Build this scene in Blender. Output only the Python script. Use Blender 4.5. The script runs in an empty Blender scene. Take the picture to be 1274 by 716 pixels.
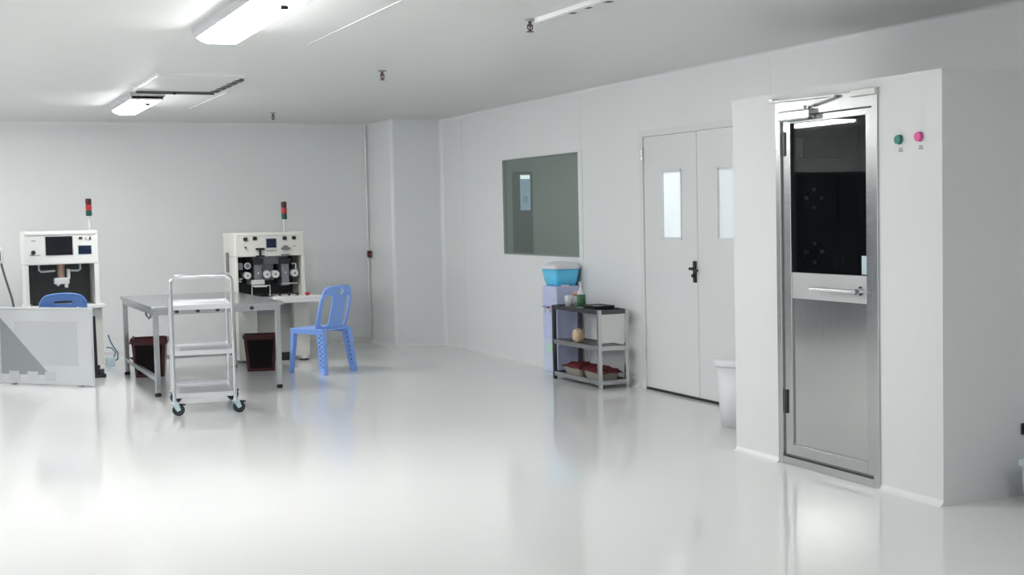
import bpy, bmesh, math, random
from mathutils import Vector, Matrix
random.seed(7)
scene = bpy.context.scene
C = scene.collection

# ------------------------------------------------------------------ camera
YAW, PITCH, ROLL, FPX = 0.416356, -0.0551154, -0.0219728, 1655.34
_cy, _sy, _cp, _sp = math.cos(YAW), math.sin(YAW), math.cos(PITCH), math.sin(PITCH)
_f = Vector((_sy*_cp, _cy*_cp, _sp)); _r = Vector((_cy, -_sy, 0)); _u = _r.cross(_f)
_c, _s = math.cos(ROLL), math.sin(ROLL)
_r2 = _c*_r + _s*_u; _u2 = -_s*_r + _c*_u
cam_d = bpy.data.cameras.new('camera'); cam = bpy.data.objects.new('camera', cam_d); C.objects.link(cam)
cam_d.sensor_width = 36.0; cam_d.lens = FPX/1274*36.0; cam_d.clip_start = 0.05; cam_d.clip_end = 100
cam.matrix_world = Matrix(((_r2.x, _u2.x, -_f.x, 0), (_r2.y, _u2.y, -_f.y, 0), (_r2.z, _u2.z, -_f.z, 1.5), (0, 0, 0, 1)))
scene.camera = cam

# ------------------------------------------------------------------ world, exposure
w = bpy.data.worlds.new('world'); scene.world = w; w.use_nodes = True
w.node_tree.nodes['Background'].inputs[0].default_value = (0.5, 0.53, 0.55, 1)
w.node_tree.nodes['Background'].inputs[1].default_value = 0.05
vs = scene.view_settings
vs.view_transform = 'Standard'; vs.look = 'None'; vs.gamma = 1.0; vs.use_curve_mapping = False
vs.exposure = 0.0
LAMP_POWER = 45.0          # radiance of the fluorescent diffusers
LAMP_COLOR = (1.0, 1.0, 0.99)

# room dimensions (metres; camera stands at x=0 y=0)
XR, YB, H = 5.553, 15.31, 2.612
XL, YF = -4.2, -3.6
XS, YS, YS1, HS = 4.59, 5.13, 6.97, 2.167       # air shower face plane, near side, far side, height

# ------------------------------------------------------------------ materials
M = {}
def mat(name, col, rough=0.5, metal=0.0, noise=0.0, scale=20.0, bump=0.0, coat=0.0, spec=0.5, emit=None, emit_s=0.0, stretch=None, rvar=0.0, alpha=None):
    m = bpy.data.materials.new(name); m.use_nodes = True; nt = m.node_tree; b = nt.nodes['Principled BSDF']
    b.inputs['Base Color'].default_value = (*col, 1); b.inputs['Roughness'].default_value = rough
    b.inputs['Metallic'].default_value = metal; b.inputs['Coat Weight'].default_value = coat
    b.inputs['Coat Roughness'].default_value = 0.08
    b.inputs['Specular IOR Level'].default_value = spec
    if emit: b.inputs['Emission Color'].default_value = (*emit, 1); b.inputs['Emission Strength'].default_value = emit_s
    tc = nt.nodes.new('ShaderNodeTexCoord'); mp = nt.nodes.new('ShaderNodeMapping'); nz = nt.nodes.new('ShaderNodeTexNoise')
    nt.links.new(tc.outputs['Object'], mp.inputs[0]); nt.links.new(mp.outputs[0], nz.inputs['Vector'])
    nz.inputs['Scale'].default_value = scale; nz.inputs['Detail'].default_value = 3
    if stretch: mp.inputs['Scale'].default_value = stretch
    n = max(noise, 0.015)
    mx = nt.nodes.new('ShaderNodeMix'); mx.data_type = 'RGBA'
    mx.inputs['A'].default_value = (*[c*(1-n) for c in col], 1); mx.inputs['B'].default_value = (*[min(1, c*(1+n)) for c in col], 1)
    nt.links.new(nz.outputs['Fac'], mx.inputs['Factor']); nt.links.new(mx.outputs['Result'], b.inputs['Base Color'])
    if rvar:
        mr = nt.nodes.new('ShaderNodeMapRange'); mr.inputs['To Min'].default_value = max(0, rough-rvar); mr.inputs['To Max'].default_value = rough+rvar
        nt.links.new(nz.outputs['Fac'], mr.inputs['Value']); nt.links.new(mr.outputs['Result'], b.inputs['Roughness'])
    if bump:
        bp = nt.nodes.new('ShaderNodeBump'); bp.inputs['Strength'].default_value = bump; bp.inputs['Distance'].default_value = 0.01
        nt.links.new(nz.outputs['Fac'], bp.inputs['Height']); nt.links.new(bp.outputs['Normal'], b.inputs['Normal'])
    M[name] = m; return m
def glass(name, tint, ior=1.5, rough=0.02):
    m = bpy.data.materials.new(name); m.use_nodes = True; nt = m.node_tree
    nt.nodes.remove(nt.nodes['Principled BSDF']); out = nt.nodes['Material Output']
    t = nt.nodes.new('ShaderNodeBsdfTransparent'); t.inputs[0].default_value = (*tint, 1)
    g = nt.nodes.new('ShaderNodeBsdfGlossy'); g.inputs['Roughness'].default_value = rough
    lw = nt.nodes.new('ShaderNodeLayerWeight'); lw.inputs[0].default_value = 0.5      # 1 - cos(angle): Schlick's Fresnel, same from both sides of a pane
    pw = nt.nodes.new('ShaderNodeMath'); pw.operation = 'POWER'; pw.inputs[1].default_value = 5.0
    fr = nt.nodes.new('ShaderNodeMath'); fr.operation = 'MULTIPLY_ADD'; fr.inputs[1].default_value = 0.96; fr.inputs[2].default_value = 0.04
    nt.links.new(lw.outputs['Facing'], pw.inputs[0]); nt.links.new(pw.outputs[0], fr.inputs[0])
    mx = nt.nodes.new('ShaderNodeMixShader')
    nt.links.new(fr.outputs[0], mx.inputs[0]); nt.links.new(t.outputs[0], mx.inputs[1]); nt.links.new(g.outputs[0], mx.inputs[2])
    nt.links.new(mx.outputs[0], out.inputs[0]); M[name] = m; return m
def frosted(name, col):
    m = bpy.data.materials.new(name); m.use_nodes = True; nt = m.node_tree
    nt.nodes.remove(nt.nodes['Principled BSDF']); out = nt.nodes['Material Output']
    t = nt.nodes.new('ShaderNodeBsdfTranslucent'); t.inputs[0].default_value = (*col, 1)
    d = nt.nodes.new('ShaderNodeBsdfDiffuse'); d.inputs[0].default_value = (*col, 1)
    mx = nt.nodes.new('ShaderNodeMixShader'); mx.inputs[0].default_value = 0.35
    nt.links.new(t.outputs[0], mx.inputs[1]); nt.links.new(d.outputs[0], mx.inputs[2])
    nt.links.new(mx.outputs[0], out.inputs[0]); M[name] = m; return m

mat('wall', (0.825, 0.842, 0.847), 0.38, noise=0.01, scale=1.5)
mat('ceiling', (0.70, 0.715, 0.70), 0.45, noise=0.01, scale=1.2)
mat('floor', (0.82, 0.823, 0.818), 0.11, noise=0.015, scale=1.3, bump=0.008, rvar=0.03, spec=0.6)
mat('strip_white', (0.85, 0.86, 0.86), 0.25)
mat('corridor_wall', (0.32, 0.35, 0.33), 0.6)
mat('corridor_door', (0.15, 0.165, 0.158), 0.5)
mat('door_white', (0.78, 0.795, 0.80), 0.3)
mat('shower_white', (0.76, 0.77, 0.775), 0.4)
mat('steel', (0.60, 0.61, 0.61), 0.2, metal=1.0, noise=0.05, scale=8, stretch=(1, 1, 30), rvar=0.06)
mat('steel_satin', (0.70, 0.70, 0.685), 0.16, metal=1.0, noise=0.03, scale=6, stretch=(1, 12, 1), rvar=0.02)
mat('steel_bright', (0.78, 0.79, 0.81), 0.13, metal=1.0)
mat('chrome', (0.85, 0.86, 0.88), 0.06, metal=1.0)
mat('cart_steel', (0.86, 0.87, 0.90), 0.34, metal=1.0, noise=0.02, scale=40, stretch=(1, 0.05, 1))
mat('cart_tube', (0.66, 0.67, 0.70), 0.2, metal=1.0)
mat('rail_satin', (0.50, 0.505, 0.505), 0.5, metal=0.85)
mat('table_steel', (0.60, 0.61, 0.625), 0.25, metal=1.0, noise=0.03, scale=40, stretch=(1, 0.05, 1))
mat('dark_steel', (0.10, 0.105, 0.11), 0.32, metal=0.8)
mat('black', (0.012, 0.012, 0.014), 0.45)
mat('rubber', (0.02, 0.035, 0.045), 0.6)
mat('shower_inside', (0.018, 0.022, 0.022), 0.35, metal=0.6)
mat('machine_white', (0.79, 0.79, 0.765), 0.38)
mat('machine_cream', (0.73, 0.725, 0.665), 0.42)
mat('machine_grey', (0.42, 0.42, 0.385), 0.5)
mat('cavity', (0.06, 0.064, 0.062), 0.5)
mat('cavity_black', (0.014, 0.015, 0.017), 0.4)
mat('screen', (0.008, 0.009, 0.014), 0.12)
mat('screen_blue', (0.012, 0.02, 0.05), 0.12)
mat('mech_grey', (0.23, 0.235, 0.25), 0.4, metal=0.5, noise=0.1)
mat('mech_light', (0.62, 0.64, 0.63), 0.35)
mat('copper', (0.50, 0.33, 0.26), 0.4, metal=0.5)
mat('red_lamp', (0.42, 0.03, 0.03), 0.25)
mat('dark_red_lamp', (0.06, 0.006, 0.008), 0.25)
mat('green_lamp', (0.015, 0.075, 0.06), 0.25)
mat('red_button', (0.6, 0.03, 0.07), 0.35)
mat('blue_plastic', (0.26, 0.45, 0.97), 0.32, noise=0.03)
mat('blue_plastic_dimmed', (0.11, 0.23, 0.57), 0.35, noise=0.03)  # same blue plastic, its colour darkened to stand for dimmer light
mat('hole_dark', (0.02, 0.03, 0.07), 0.6)
mat('bin_red', (0.06, 0.003, 0.006), 0.3)
mat('bag_black', (0.006, 0.003, 0.004), 0.6, spec=0.2, bump=0.3, scale=30)
mat('board_white', (0.72, 0.74, 0.755), 0.22)
mat('board_grey', (0.33, 0.355, 0.355), 0.25)
mat('board_inset', (0.64, 0.66, 0.69), 0.2)
mat('tank_blue', (0.12, 0.62, 0.97), 0.18)
mat('lid_white', (0.82, 0.83, 0.88), 0.3)
mat('dispenser', (0.56, 0.61, 0.86), 0.3)
mat('dispenser_pale', (0.62, 0.69, 0.85), 0.25)
mat('mint', (0.45, 0.72, 0.62), 0.4)
mat('cup_white', (0.70, 0.74, 0.74), 0.4)
mat('cup_orange', (0.70, 0.33, 0.22), 0.5)
mat('label_green', (0.05, 0.16, 0.08), 0.35, noise=0.9, scale=38)
mat('bottle_plastic', (0.62, 0.68, 0.74), 0.12)
mat('mug_tan', (0.72, 0.56, 0.36), 0.5)
mat('tub_grey', (0.36, 0.34, 0.29), 0.5)
mat('cloth_red', (0.10, 0.004, 0.009), 0.75, noise=0.4, scale=25, bump=0.4)
mat('bin_white', (0.80, 0.81, 0.83), 0.35)
mat('pale_blue_box', (0.56, 0.64, 0.70), 0.4)
mat('button_green', (0.03, 0.22, 0.19), 0.25)
mat('button_pink', (0.85, 0.10, 0.35), 0.35)
mat('mark_grey', (0.33, 0.35, 0.35), 0.6)
mat('sticker_blue', (0.55, 0.68, 0.74), 0.4)
mat('cable_grey', (0.13, 0.135, 0.14), 0.5)
mat('cable_blue', (0.09, 0.20, 0.26), 0.5)
mat('lamp_housing', (0.55, 0.55, 0.58), 0.35)
mat('cabinet_dark', (0.035, 0.045, 0.06), 0.4)
mat('gap_dark', (0.10, 0.105, 0.10), 0.6)
mat('lens', (0.9, 0.9, 0.9), 0.4, emit=LAMP_COLOR, emit_s=LAMP_POWER)
mat('lens_dim', (0.9, 0.9, 0.9), 0.4, emit=LAMP_COLOR, emit_s=30.0)
mat('slot_lit', (0.3, 0.4, 0.5), 0.2, emit=(0.42, 0.56, 0.70), emit_s=0.30)
mat('slot_lamp', (0.9, 0.9, 0.9), 0.2, emit=(0.95, 1.0, 1.0), emit_s=0.8)
glass('pane_glass', (0.86, 0.91, 0.89))
glass('tinted_glass', (0.74, 0.78, 0.78))
frosted('frosted_glass', (0.85, 0.88, 0.9))

# ------------------------------------------------------------------ mesh helpers
class MB:
    def __init__(self): self.bm = bmesh.new()
    def box(self, x0, x1, y0, y1, z0, z1, bev=0.0, seg=2):
        vs = [self.bm.verts.new((x, y, z)) for z in (z0, z1) for x, y in ((x0, y0), (x1, y0), (x1, y1), (x0, y1))]
        fs = [(3, 2, 1, 0), (4, 5, 6, 7), (0, 1, 5, 4), (1, 2, 6, 5), (2, 3, 7, 6), (3, 0, 4, 7)]
        faces = [self.bm.faces.new([vs[i] for i in f]) for f in fs]
        if bev > 0:
            es = list({e for f in faces for e in f.edges})
            r = bmesh.ops.bevel(self.bm, geom=es, offset=bev, segments=seg, profile=0.5, affect='EDGES')
        return self
    def cyl(self, p0, p1, r0, r1=None, n=16, caps=True):
        r1 = r0 if r1 is None else r1
        p0, p1 = Vector(p0), Vector(p1); d = (p1-p0).normalized()
        a = d.orthogonal().normalized(); b = d.cross(a)
        A = [self.bm.verts.new(p0+(a*math.cos(t)+b*math.sin(t))*r0) for t in (2*math.pi*i/n for i in range(n))]
        B = [self.bm.verts.new(p1+(a*math.cos(t)+b*math.sin(t))*r1) for t in (2*math.pi*i/n for i in range(n))]
        for i in range(n):
            f = self.bm.faces.new((A[i], A[(i+1) % n], B[(i+1) % n], B[i])); f.smooth = True
        if caps:
            for ring in (A[::-1], B):
                f = self.bm.faces.new(ring)
                for e in f.edges: e.smooth = False
        return self
    def tube(self, pts, r, n=8, closed=False):
        pts = [Vector(p) for p in pts]; rings = []
        up = None
        for i, p in enumerate(pts):
            if closed: d = pts[(i+1) % len(pts)]-pts[i-1]
            else: d = (pts[min(i+1, len(pts)-1)]-pts[max(i-1, 0)])
            d.normalize()
            if up is None: up = d.orthogonal().normalized()
            else:
                up = (up-d*up.dot(d)); up = up.normalized() if up.length > 1e-6 else d.orthogonal().normalized()
            b = d.cross(up)
            rings.append([self.bm.verts.new(p+(up*math.cos(t)+b*math.sin(t))*r) for t in (2*math.pi*k/n for k in range(n))])
        m = len(rings)
        for i in range(m if closed else m-1):
            A, B = rings[i], rings[(i+1) % m]
            for k in range(n):
                f = self.bm.faces.new((A[k], A[(k+1) % n], B[(k+1) % n], B[k])); f.smooth = True
        if not closed:
            for ring in (rings[0][::-1], rings[-1]):
                f = self.bm.faces.new(ring)
                for e in f.edges: e.smooth = False
        return self
    def lathe(self, prof, cx=0, cy=0, n=24, sharp=()):
        rings = []
        for r, z in prof:
            rings.append([self.bm.verts.new((cx+r*math.cos(t), cy+r*math.sin(t), z)) for t in (2*math.pi*k/n for k in range(n))] if r > 1e-5 else [self.bm.verts.new((cx, cy, z))])
        for A, B in zip(rings, rings[1:]):
            for k in range(n):
                if len(A) == 1 and len(B) == 1: continue
                if len(A) == 1: f = self.bm.faces.new((A[0], B[(k+1) % n], B[k]))
                elif len(B) == 1: f = self.bm.faces.new((A[k], A[(k+1) % n], B[0]))
                else: f = self.bm.faces.new((A[k], A[(k+1) % n], B[(k+1) % n], B[k]))
                f.smooth = True
        for ring in rings:
            pass
        return self
    def loft(self, secs, cap0=True, cap1=True, smooth=False):
        rings = [[self.bm.verts.new(p) for p in s] for s in secs]; n = len(rings[0])
        for A, B in zip(rings, rings[1:]):
            for k in range(n):
                f = self.bm.faces.new((A[k], A[(k+1) % n], B[(k+1) % n], B[k])); f.smooth = smooth
        if cap0: self.bm.faces.new(rings[0][::-1])
        if cap1: self.bm.faces.new(rings[-1])
        return self
    def bar(self, p0, p1, w0, h0, w1=None, h1=None, side=(1, 0, 0)):
        w1 = w0 if w1 is None else w1; h1 = h0 if h1 is None else h1
        p0, p1 = Vector(p0), Vector(p1); d = (p1-p0).normalized(); s = Vector(side); s = (s-d*s.dot(d)).normalized(); t = d.cross(s)
        secs = [[p+s*(a*w/2)+t*(b*h/2) for a, b in ((-1, -1), (1, -1), (1, 1), (-1, 1))] for p, w, h in ((p0, w0, h0), (p1, w1, h1))]
        return self.loft(secs)
    def prism(self, pts2, axis, a0, a1):
        def P(q, a):
            return {'x': (a, q[0], q[1]), 'y': (q[0], a, q[1]), 'z': (q[0], q[1], a)}[axis]
        return self.loft([[P(q, a0) for q in pts2], [P(q, a1) for q in pts2]])
    def build(self, name, m, parent=None):
        bmesh.ops.recalc_face_normals(self.bm, faces=self.bm.faces)
        me = bpy.data.meshes.new(name); self.bm.to_mesh(me); self.bm.free()
        me.materials.append(M[m] if isinstance(m, str) else m)
        o = bpy.data.objects.new(name, me); C.objects.link(o)
        if parent: o.parent = parent
        return o
def rrect(cx, cy, w, d, r, z, n=4):
    pts = []
    for sx, sy, a0 in ((1, 1, 0), (-1, 1, 90), (-1, -1, 180), (1, -1, 270)):
        for k in range(n+1):
            a = math.radians(a0+90*k/n)
            pts.append((cx+sx*(w/2-r)+r*math.cos(a), cy+sy*(d/2-r)+r*math.sin(a), z))
    return pts
def tag(o, label=None, cat=None, group=None, kind=None):
    if label: o['label'] = label
    if cat: o['category'] = cat
    if group: o['group'] = group
    if kind: o['kind'] = kind
    return o
def thing(name, label, cat, loc=(0, 0, 0), rz=0.0, group=None, kind=None):
    o = bpy.data.objects.new(name, None); C.objects.link(o); o.location = loc; o.rotation_euler = (0, 0, rz); o.empty_display_size = 0.1
    return tag(o, label, cat, group, kind)
def copy_tree(o, parent=None):
    c = o.copy(); C.objects.link(c); c.parent = parent
    for ch in list(o.children): copy_tree(ch, c)
    return c
def struct(name, mb, m, label, cat):
    return tag(mb.build(name, m), label, cat, kind='structure')

# ------------------------------------------------------------------ room shell
XO = 8.6   # outer edge of the rooms behind the right wall
struct('floor', MB().box(XL, XO, YF, YB+0.12, -0.1, 0), 'floor', 'glossy white epoxy floor of the cleanroom', 'floor')
ceil = struct('ceiling', MB().box(XL, XO, YF, YB+0.12, H, H+0.1), 'ceiling', 'pale grey smooth panel ceiling above the whole room', 'ceiling')
struct('wall_back', MB().box(XL, XO, YB, YB+0.12, 0, H), 'wall', 'plain pale grey wall behind the machines', 'wall')
struct('wall_left', MB().box(XL-0.12, XL, YF, YB+0.12, 0, H), 'wall', 'pale grey wall out of view on the far left', 'wall')
struct('wall_front', MB().box(XL, XO, YF-0.12, YF, 0, H), 'wall', 'pale grey wall behind the viewer', 'wall')
WY0, WY1, WZ0, WZ1 = 10.985, 12.735, 1.085, 2.062     # window opening
DY0, DY1, DZ = 8.085, 9.81, 2.14                      # double door opening
T = XR+0.10
b = MB()
b.box(XR, T, YF, DY0, 0, H); b.box(XR, T, DY0, DY1, DZ, H); b.box(XR, T, DY1, WY0, 0, H)
b.box(XR, T, WY0, WY1, 0, WZ0); b.box(XR, T, WY0, WY1, WZ1, H); b.box(XR, T, WY1, YB, 0, H)
wall_r = struct('wall_right', b, 'wall', 'pale grey panel wall holding the window and the double door', 'wall')
for y in (7.95, 10.93, 13.85):
    MB().box(XR-0.0015, XR+0.002, y-0.006, y+0.006, 0.05, H-0.03).build('panel_joint', 'strip_white', wall_r)
CX0, CY0 = 4.925, 14.475
b = MB().loft([[(CX0, YB, z), (CX0, CY0+0.04, z)] + [(CX0+0.04-0.04*math.cos(a), CY0+0.04-0.04*math.sin(a), z) for a in (math.radians(15*k) for k in range(1, 6))] + [(CX0+0.04, CY0, z), (XR, CY0, z), (XR, YB, z)] for z in (0, H)])
struct('wall_column', b, 'wall', 'boxed pale grey corner column with a rounded edge', 'column')
for x0, y0, y1 in ((2.31, 5.0, 8.35), (2.48, 11.7, 13.4)):
    MB().box(x0-0.007, x0+0.007, y0, y1, H-0.003, H+0.001).build('seam_strip', 'strip_white', ceil)

def cove(name, p0, p1, a, bdir, r, label):
    """concave quarter-round filler between two planes; a and bdir point away from the corner"""
    p0, p1, a, bdir = Vector(p0), Vector(p1), Vector(a), Vector(bdir)
    n = 6; prof = [Vector((0, 0, 0))]
    prof += [a*r*(1-math.sin(t)) + bdir*r*(1-math.cos(t)) for t in (math.pi/2*k/n for k in range(n+1))]
    mb = MB(); secs = [[p+q for q in prof] for p in (p0, p1)]
    mb.loft(secs)
    for f in mb.bm.faces: f.smooth = False
    return struct(name, mb, 'wall', label, 'trim')
R_ = 0.05
cove('trim_1', (CX0, YB, 0), (CX0, YB, H), (-1, 0, 0), (0, -1, 0), R_, 'vertical cove strip where the back wall meets the column')
cove('trim_2', (XR, CY0, 0), (XR, CY0, H), (-1, 0, 0), (0, -1, 0), R_, 'vertical cove strip between the column and the right wall')
cove('trim_3', (XR, DY1+0.06, 0), (XR, CY0, 0), (-1, 0, 0), (0, 0, 1), R_, 'curved floor cove along the foot of the wall under the window')
cove('trim_4', (CX0, CY0, 0), (XR, CY0, 0), (0, -1, 0), (0, 0, 1), R_, 'curved floor cove at the foot of the column front')
cove('trim_5', (CX0, CY0, 0), (CX0, YB, 0), (-1, 0, 0), (0, 0, 1), R_, 'curved floor cove at the foot of the column side')
cove('trim_6', (XR, -3.6, H), (XR, CY0, H), (-1, 0, 0), (0, 0, -1), 0.03, 'thin cove strip where the ceiling meets the right wall')
cove('trim_7', (XL, YB, H), (CX0, YB, H), (0, -1, 0), (0, 0, -1), 0.03, 'thin cove strip where the ceiling meets the back wall')
bb = struct('baseboard_back', MB().box(XL, CX0-0.05, YB-0.012, YB, 0, 0.055), 'wall', 'low grey baseboard with a top edge whitened as if catching light along the back wall', 'baseboard')
MB().box(XL, CX0-0.05, YB-0.02, YB, 0.055, 0.068).build('lit_top_edge', 'strip_white', bb)  # whiter strip stands for light caught by the top ledge

# rooms behind the right wall (seen through the panes)
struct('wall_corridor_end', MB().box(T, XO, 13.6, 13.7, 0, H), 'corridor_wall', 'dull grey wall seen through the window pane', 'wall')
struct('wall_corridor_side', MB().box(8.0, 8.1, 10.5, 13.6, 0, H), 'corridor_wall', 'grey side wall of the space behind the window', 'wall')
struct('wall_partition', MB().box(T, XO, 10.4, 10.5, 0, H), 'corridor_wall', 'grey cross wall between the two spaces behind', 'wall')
struct('wall_lobby_end', MB().box(T, XO, 6.6, 6.7, 0, H), 'wall', 'white cross wall behind the double door', 'wall')
struct('wall_lobby_side', MB().box(XO-0.1, XO, 6.7, 10.4, 0, H), 'wall', 'white far wall behind the double door', 'wall')
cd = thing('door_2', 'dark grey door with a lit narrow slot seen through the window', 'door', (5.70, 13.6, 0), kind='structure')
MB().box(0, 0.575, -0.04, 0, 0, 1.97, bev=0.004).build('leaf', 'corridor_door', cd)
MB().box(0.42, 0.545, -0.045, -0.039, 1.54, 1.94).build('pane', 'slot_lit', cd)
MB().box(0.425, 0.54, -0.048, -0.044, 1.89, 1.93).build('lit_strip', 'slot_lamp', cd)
MB().tube([(0.482+0.022*math.cos(t), -0.047, 1.66+0.03*math.sin(t)) for t in (2*math.pi*k/16 for k in range(16))], 0.004, 6, closed=True).build('ring_mark', 'board_grey', cd)

# window_1
wn = thing('window_1', 'square interior window in the pale right wall', 'window', (XR, WY0, WZ0), kind='structure')
wy, wz = WY1-WY0, WZ1-WZ0
b = MB(); t_ = 0.010
b.box(-0.004, 0.10, 0, t_, 0, wz); b.box(-0.004, 0.10, wy-t_, wy, 0, wz); b.box(-0.004, 0.10, t_, wy-t_, 0, t_); b.box(-0.004, 0.10, t_, wy-t_, wz-t_, wz)
b.build('frame', 'corridor_wall', wn)
MB().box(0.012, 0.018, t_, wy-t_, t_, wz-t_).build('pane', 'pane_glass', wn)
MB().box(-0.008, 0.0, -0.075, 0.0, -0.0, wz+0.02, bev=0.003).build('side_strip', 'strip_white', wn)

# door_1: double door
dr = thing('door_1', 'white double door with two narrow frosted lites', 'door', (XR, 0, 0), kind='structure')
for ya, yb, za, zb in ((DY1-0.03, DY1+0.03, 0, DZ-0.021), (DY0-0.03, DY0+0.03, 0, DZ-0.021), (DY0-0.03, DY1+0.03, DZ-0.021, DZ+0.03)):
    MB().box(-0.008, 0.1, ya, yb, za, zb).build('frame_bar', 'door_white', dr)
def leaf(y0, y1, wy0, wy1, wz0, wz1, nm='door_leaf'):
    b = MB(); x0, x1 = 0.004, 0.044
    b.box(x0, x1, y0, wy0, 0.02, DZ-0.024); b.box(x0, x1, wy1, y1, 0.02, DZ-0.024); b.box(x0, x1, wy0, wy1, 0.02, wz0); b.box(x0, x1, wy0, wy1, wz1, DZ-0.024)
    l = b.build(nm, 'door_white', dr)
    MB().box(0.018, 0.024, wy0, wy1, wz0, wz1).build('pane', 'frosted_glass', l)
    MB().box(-0.004, 0.03, y0, y1, 0.0, 0.019).build('bottom_seal', 'black', l)
    b = MB(); q = 0.012
    for yy in (wy0, wy1): b.box(0.0, 0.02, yy-q, yy+q*0.2, wz0-q, wz1+q)
    for zz in (wz0, wz1): b.box(0.0, 0.02, wy0-q, wy1+q, zz-q*0.6, zz+q*0.6)
    b.build('lite_frame', 'door_white', l)
    return l
la = leaf(8.952, DY1-0.032, 9.195, 9.495, 1.275, 1.822)
lb = leaf(DY0+0.032, 8.946, 8.37, 8.665, 1.275, 1.822)
hd = MB().box(-0.012, 0.003, 8.985-0.02, 8.985+0.02, 0.93, 1.10, bev=0.004).cyl((-0.055, 8.985, 1.04), (0, 8.985, 1.04), 0.011).cyl((-0.05, 8.99, 1.04), (-0.05, 8.87, 1.03), 0.009).cyl((-0.03, 8.985, 0.985), (0, 8.985, 0.985), 0.014).build('handle', 'black', la)
tag(hd, 'black lever handle on a tall plate')
MB().cyl((-0.012, DY1-0.028, 1.93), (-0.012, DY1-0.028, 2.03), 0.008).build('hinge', 'steel', la)
MB().cyl((-0.012, DY1-0.028, 0.25), (-0.012, DY1-0.028, 0.35), 0.008).build('hinge', 'door_white', la)

# ------------------------------------------------------------------ ceiling fittings
def ceiling_lamp(cx, y0, y1, label, W=0.30, lens='lens'):
    L = y1-y0
    t = thing('ceiling_lamp', label, 'lamp', (cx, y0, H), group='fluorescent ceiling lamps')
    b = MB(); b.prism([(-W/2, 0), (W/2, 0), (W/2, -0.03), (W/2-0.02, -0.052), (-W/2+0.02, -0.052), (-W/2, -0.03)], 'y', 0, L)
    h = b.build('housing', 'lamp_housing', t)
    w0, w1 = W/2-0.022, W/2-0.07; e = 0.09
    b = MB(); z0, z1 = -0.053, -0.092
    s = [[(-w0, 0.02, z0), (w0, 0.02, z0), (w0, L-0.02, z0), (-w0, L-0.02, z0)], [(-w0+0.02, 0.026, z0-0.02), (w0-0.02, 0.026, z0-0.02), (w0-0.02, L-0.045, z0-0.02), (-w0+0.02, L-0.045, z0-0.02)], [(-w1, 0.03, z1), (w1, 0.03, z1), (w1, L-e, z1), (-w1, L-e, z1)]]
    b.loft(s); b.build('diffuser', lens, t)
    MB().box(-W/2+0.01, W/2-0.01, 0.0, 0.018, -0.066, -0.03, bev=0.003).build('end_plate', 'lid_white', t)
    MB().box(-0.02, 0.02, 0.01, 0.03, -0.112, -0.092, bev=0.004).build('clip', 'black', t)
    return t
ceiling_lamp(1.63, 6.28, 7.85, 'large glowing fluorescent lamp nearest the viewer at the top edge')
ceiling_lamp(1.82, 11.75, 13.12, 'smaller glowing fluorescent lamp beside the ceiling hatch', W=0.29)
for x, y, lab in ((-1.5, 8.8, 'fluorescent lamp added left of the view over the open floor'), (-1.0, 13.0, 'fluorescent lamp added left of the view near the back wall'), (-2.9, 6.5, 'fluorescent lamp added by the left wall over the open floor'), (-2.9, 11.5, 'fluorescent lamp added by the left wall near the cabinets'), (-1.4, 1.0, 'fluorescent lamp added out of view on the left, near the viewer')):  # unseen lamps added to even out the room's light
    ceiling_lamp(x, y, y+1.4, lab)
ceiling_lamp(3.3, 0.8, 1.8, 'fluorescent lamp added out of view on the right, near the viewer')  # unseen lamp added to light the right floor and cabin side
ceiling_lamp(7.3, 11.2, 12.4, 'dim lamp added in the space behind the window', lens='lens_dim')  # unseen lamp added to brighten the view through the window
lob = ceiling_lamp(6.45, 8.75, 10.3, 'fluorescent lamp in the room behind the double door')

def sprinkler(x, y, label):
    t = thing('sprinkler_head', label, 'sprinkler', (x, y, H), group='ceiling sprinklers')
    MB().lathe([(0.0, 0.0), (0.034, 0.0), (0.034, -0.004), (0.02, -0.01), (0.0, -0.01)], n=16).build('escutcheon', 'mark_grey', t)
    b = MB().cyl((0, 0, -0.01), (0, 0, -0.035), 0.010); b.cyl((-0.016, 0, -0.035), (0.016, 0, -0.035), 0.006)
    b.tube([(-0.014, 0, -0.035), (-0.016, 0, -0.05), (0, 0, -0.068)], 0.004, 6); b.tube([(0.014, 0, -0.035), (0.016, 0, -0.05), (0, 0, -0.068)], 0.004, 6)
    b.build('body', 'dark_steel', t)
    MB().cyl((0, 0, -0.036), (0, 0, -0.062), 0.004, n=8).build('glass_bulb', 'red_lamp', t)
    MB().cyl((0, 0, -0.068), (0, 0, -0.073), 0.021, n=12).build('deflector', 'dark_steel', t)
sprinkler(3.25, 9.70, 'small sprinkler head on the open middle of the ceiling')
sprinkler(3.40, 13.75, 'tiny sprinkler head close to the back wall')
sprinkler(3.235, 6.98, 'sprinkler head at the end of the white ceiling duct')
dt = thing('cable_duct', 'thin white straight duct running along the ceiling to the top edge', 'duct', (3.255, 4.4, H))
MB().box(-0.02, 0.02, 0, 2.5, -0.028, 0, bev=0.006).build('channel', 'strip_white', dt)
MB().box(-0.024, 0.024, 2.49, 2.515, -0.032, 0, bev=0.004).build('end_cap', 'lid_white', dt)
vt = thing('ceiling_vent', 'dark slotted vent beside the white ceiling duct', 'vent', (3.33, 6.2, H))
MB().box(-0.07, 0.10, -0.15, 0.56, -0.004, 0, bev=0.002).build('plate', 'ceiling', vt)
for yy, ww in ((0.47, 0.09), (0.275, 0.085), (0.06, 0.1)):
    MB().box(-0.05, -0.05+ww, yy-0.022, yy+0.022, -0.007, -0.003).build('slot', 'gap_dark', vt)
ht = thing('ceiling_hatch', 'square ceiling access hatch with dark open edges beside the lamp', 'hatch', (1.655, 10.2, H))
hw, hl = 0.665, 1.22
MB().box(0.02, hw-0.02, 0.02, hl-0.02, -0.022, -0.012, bev=0.002).build('panel', 'ceiling', ht)
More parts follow.
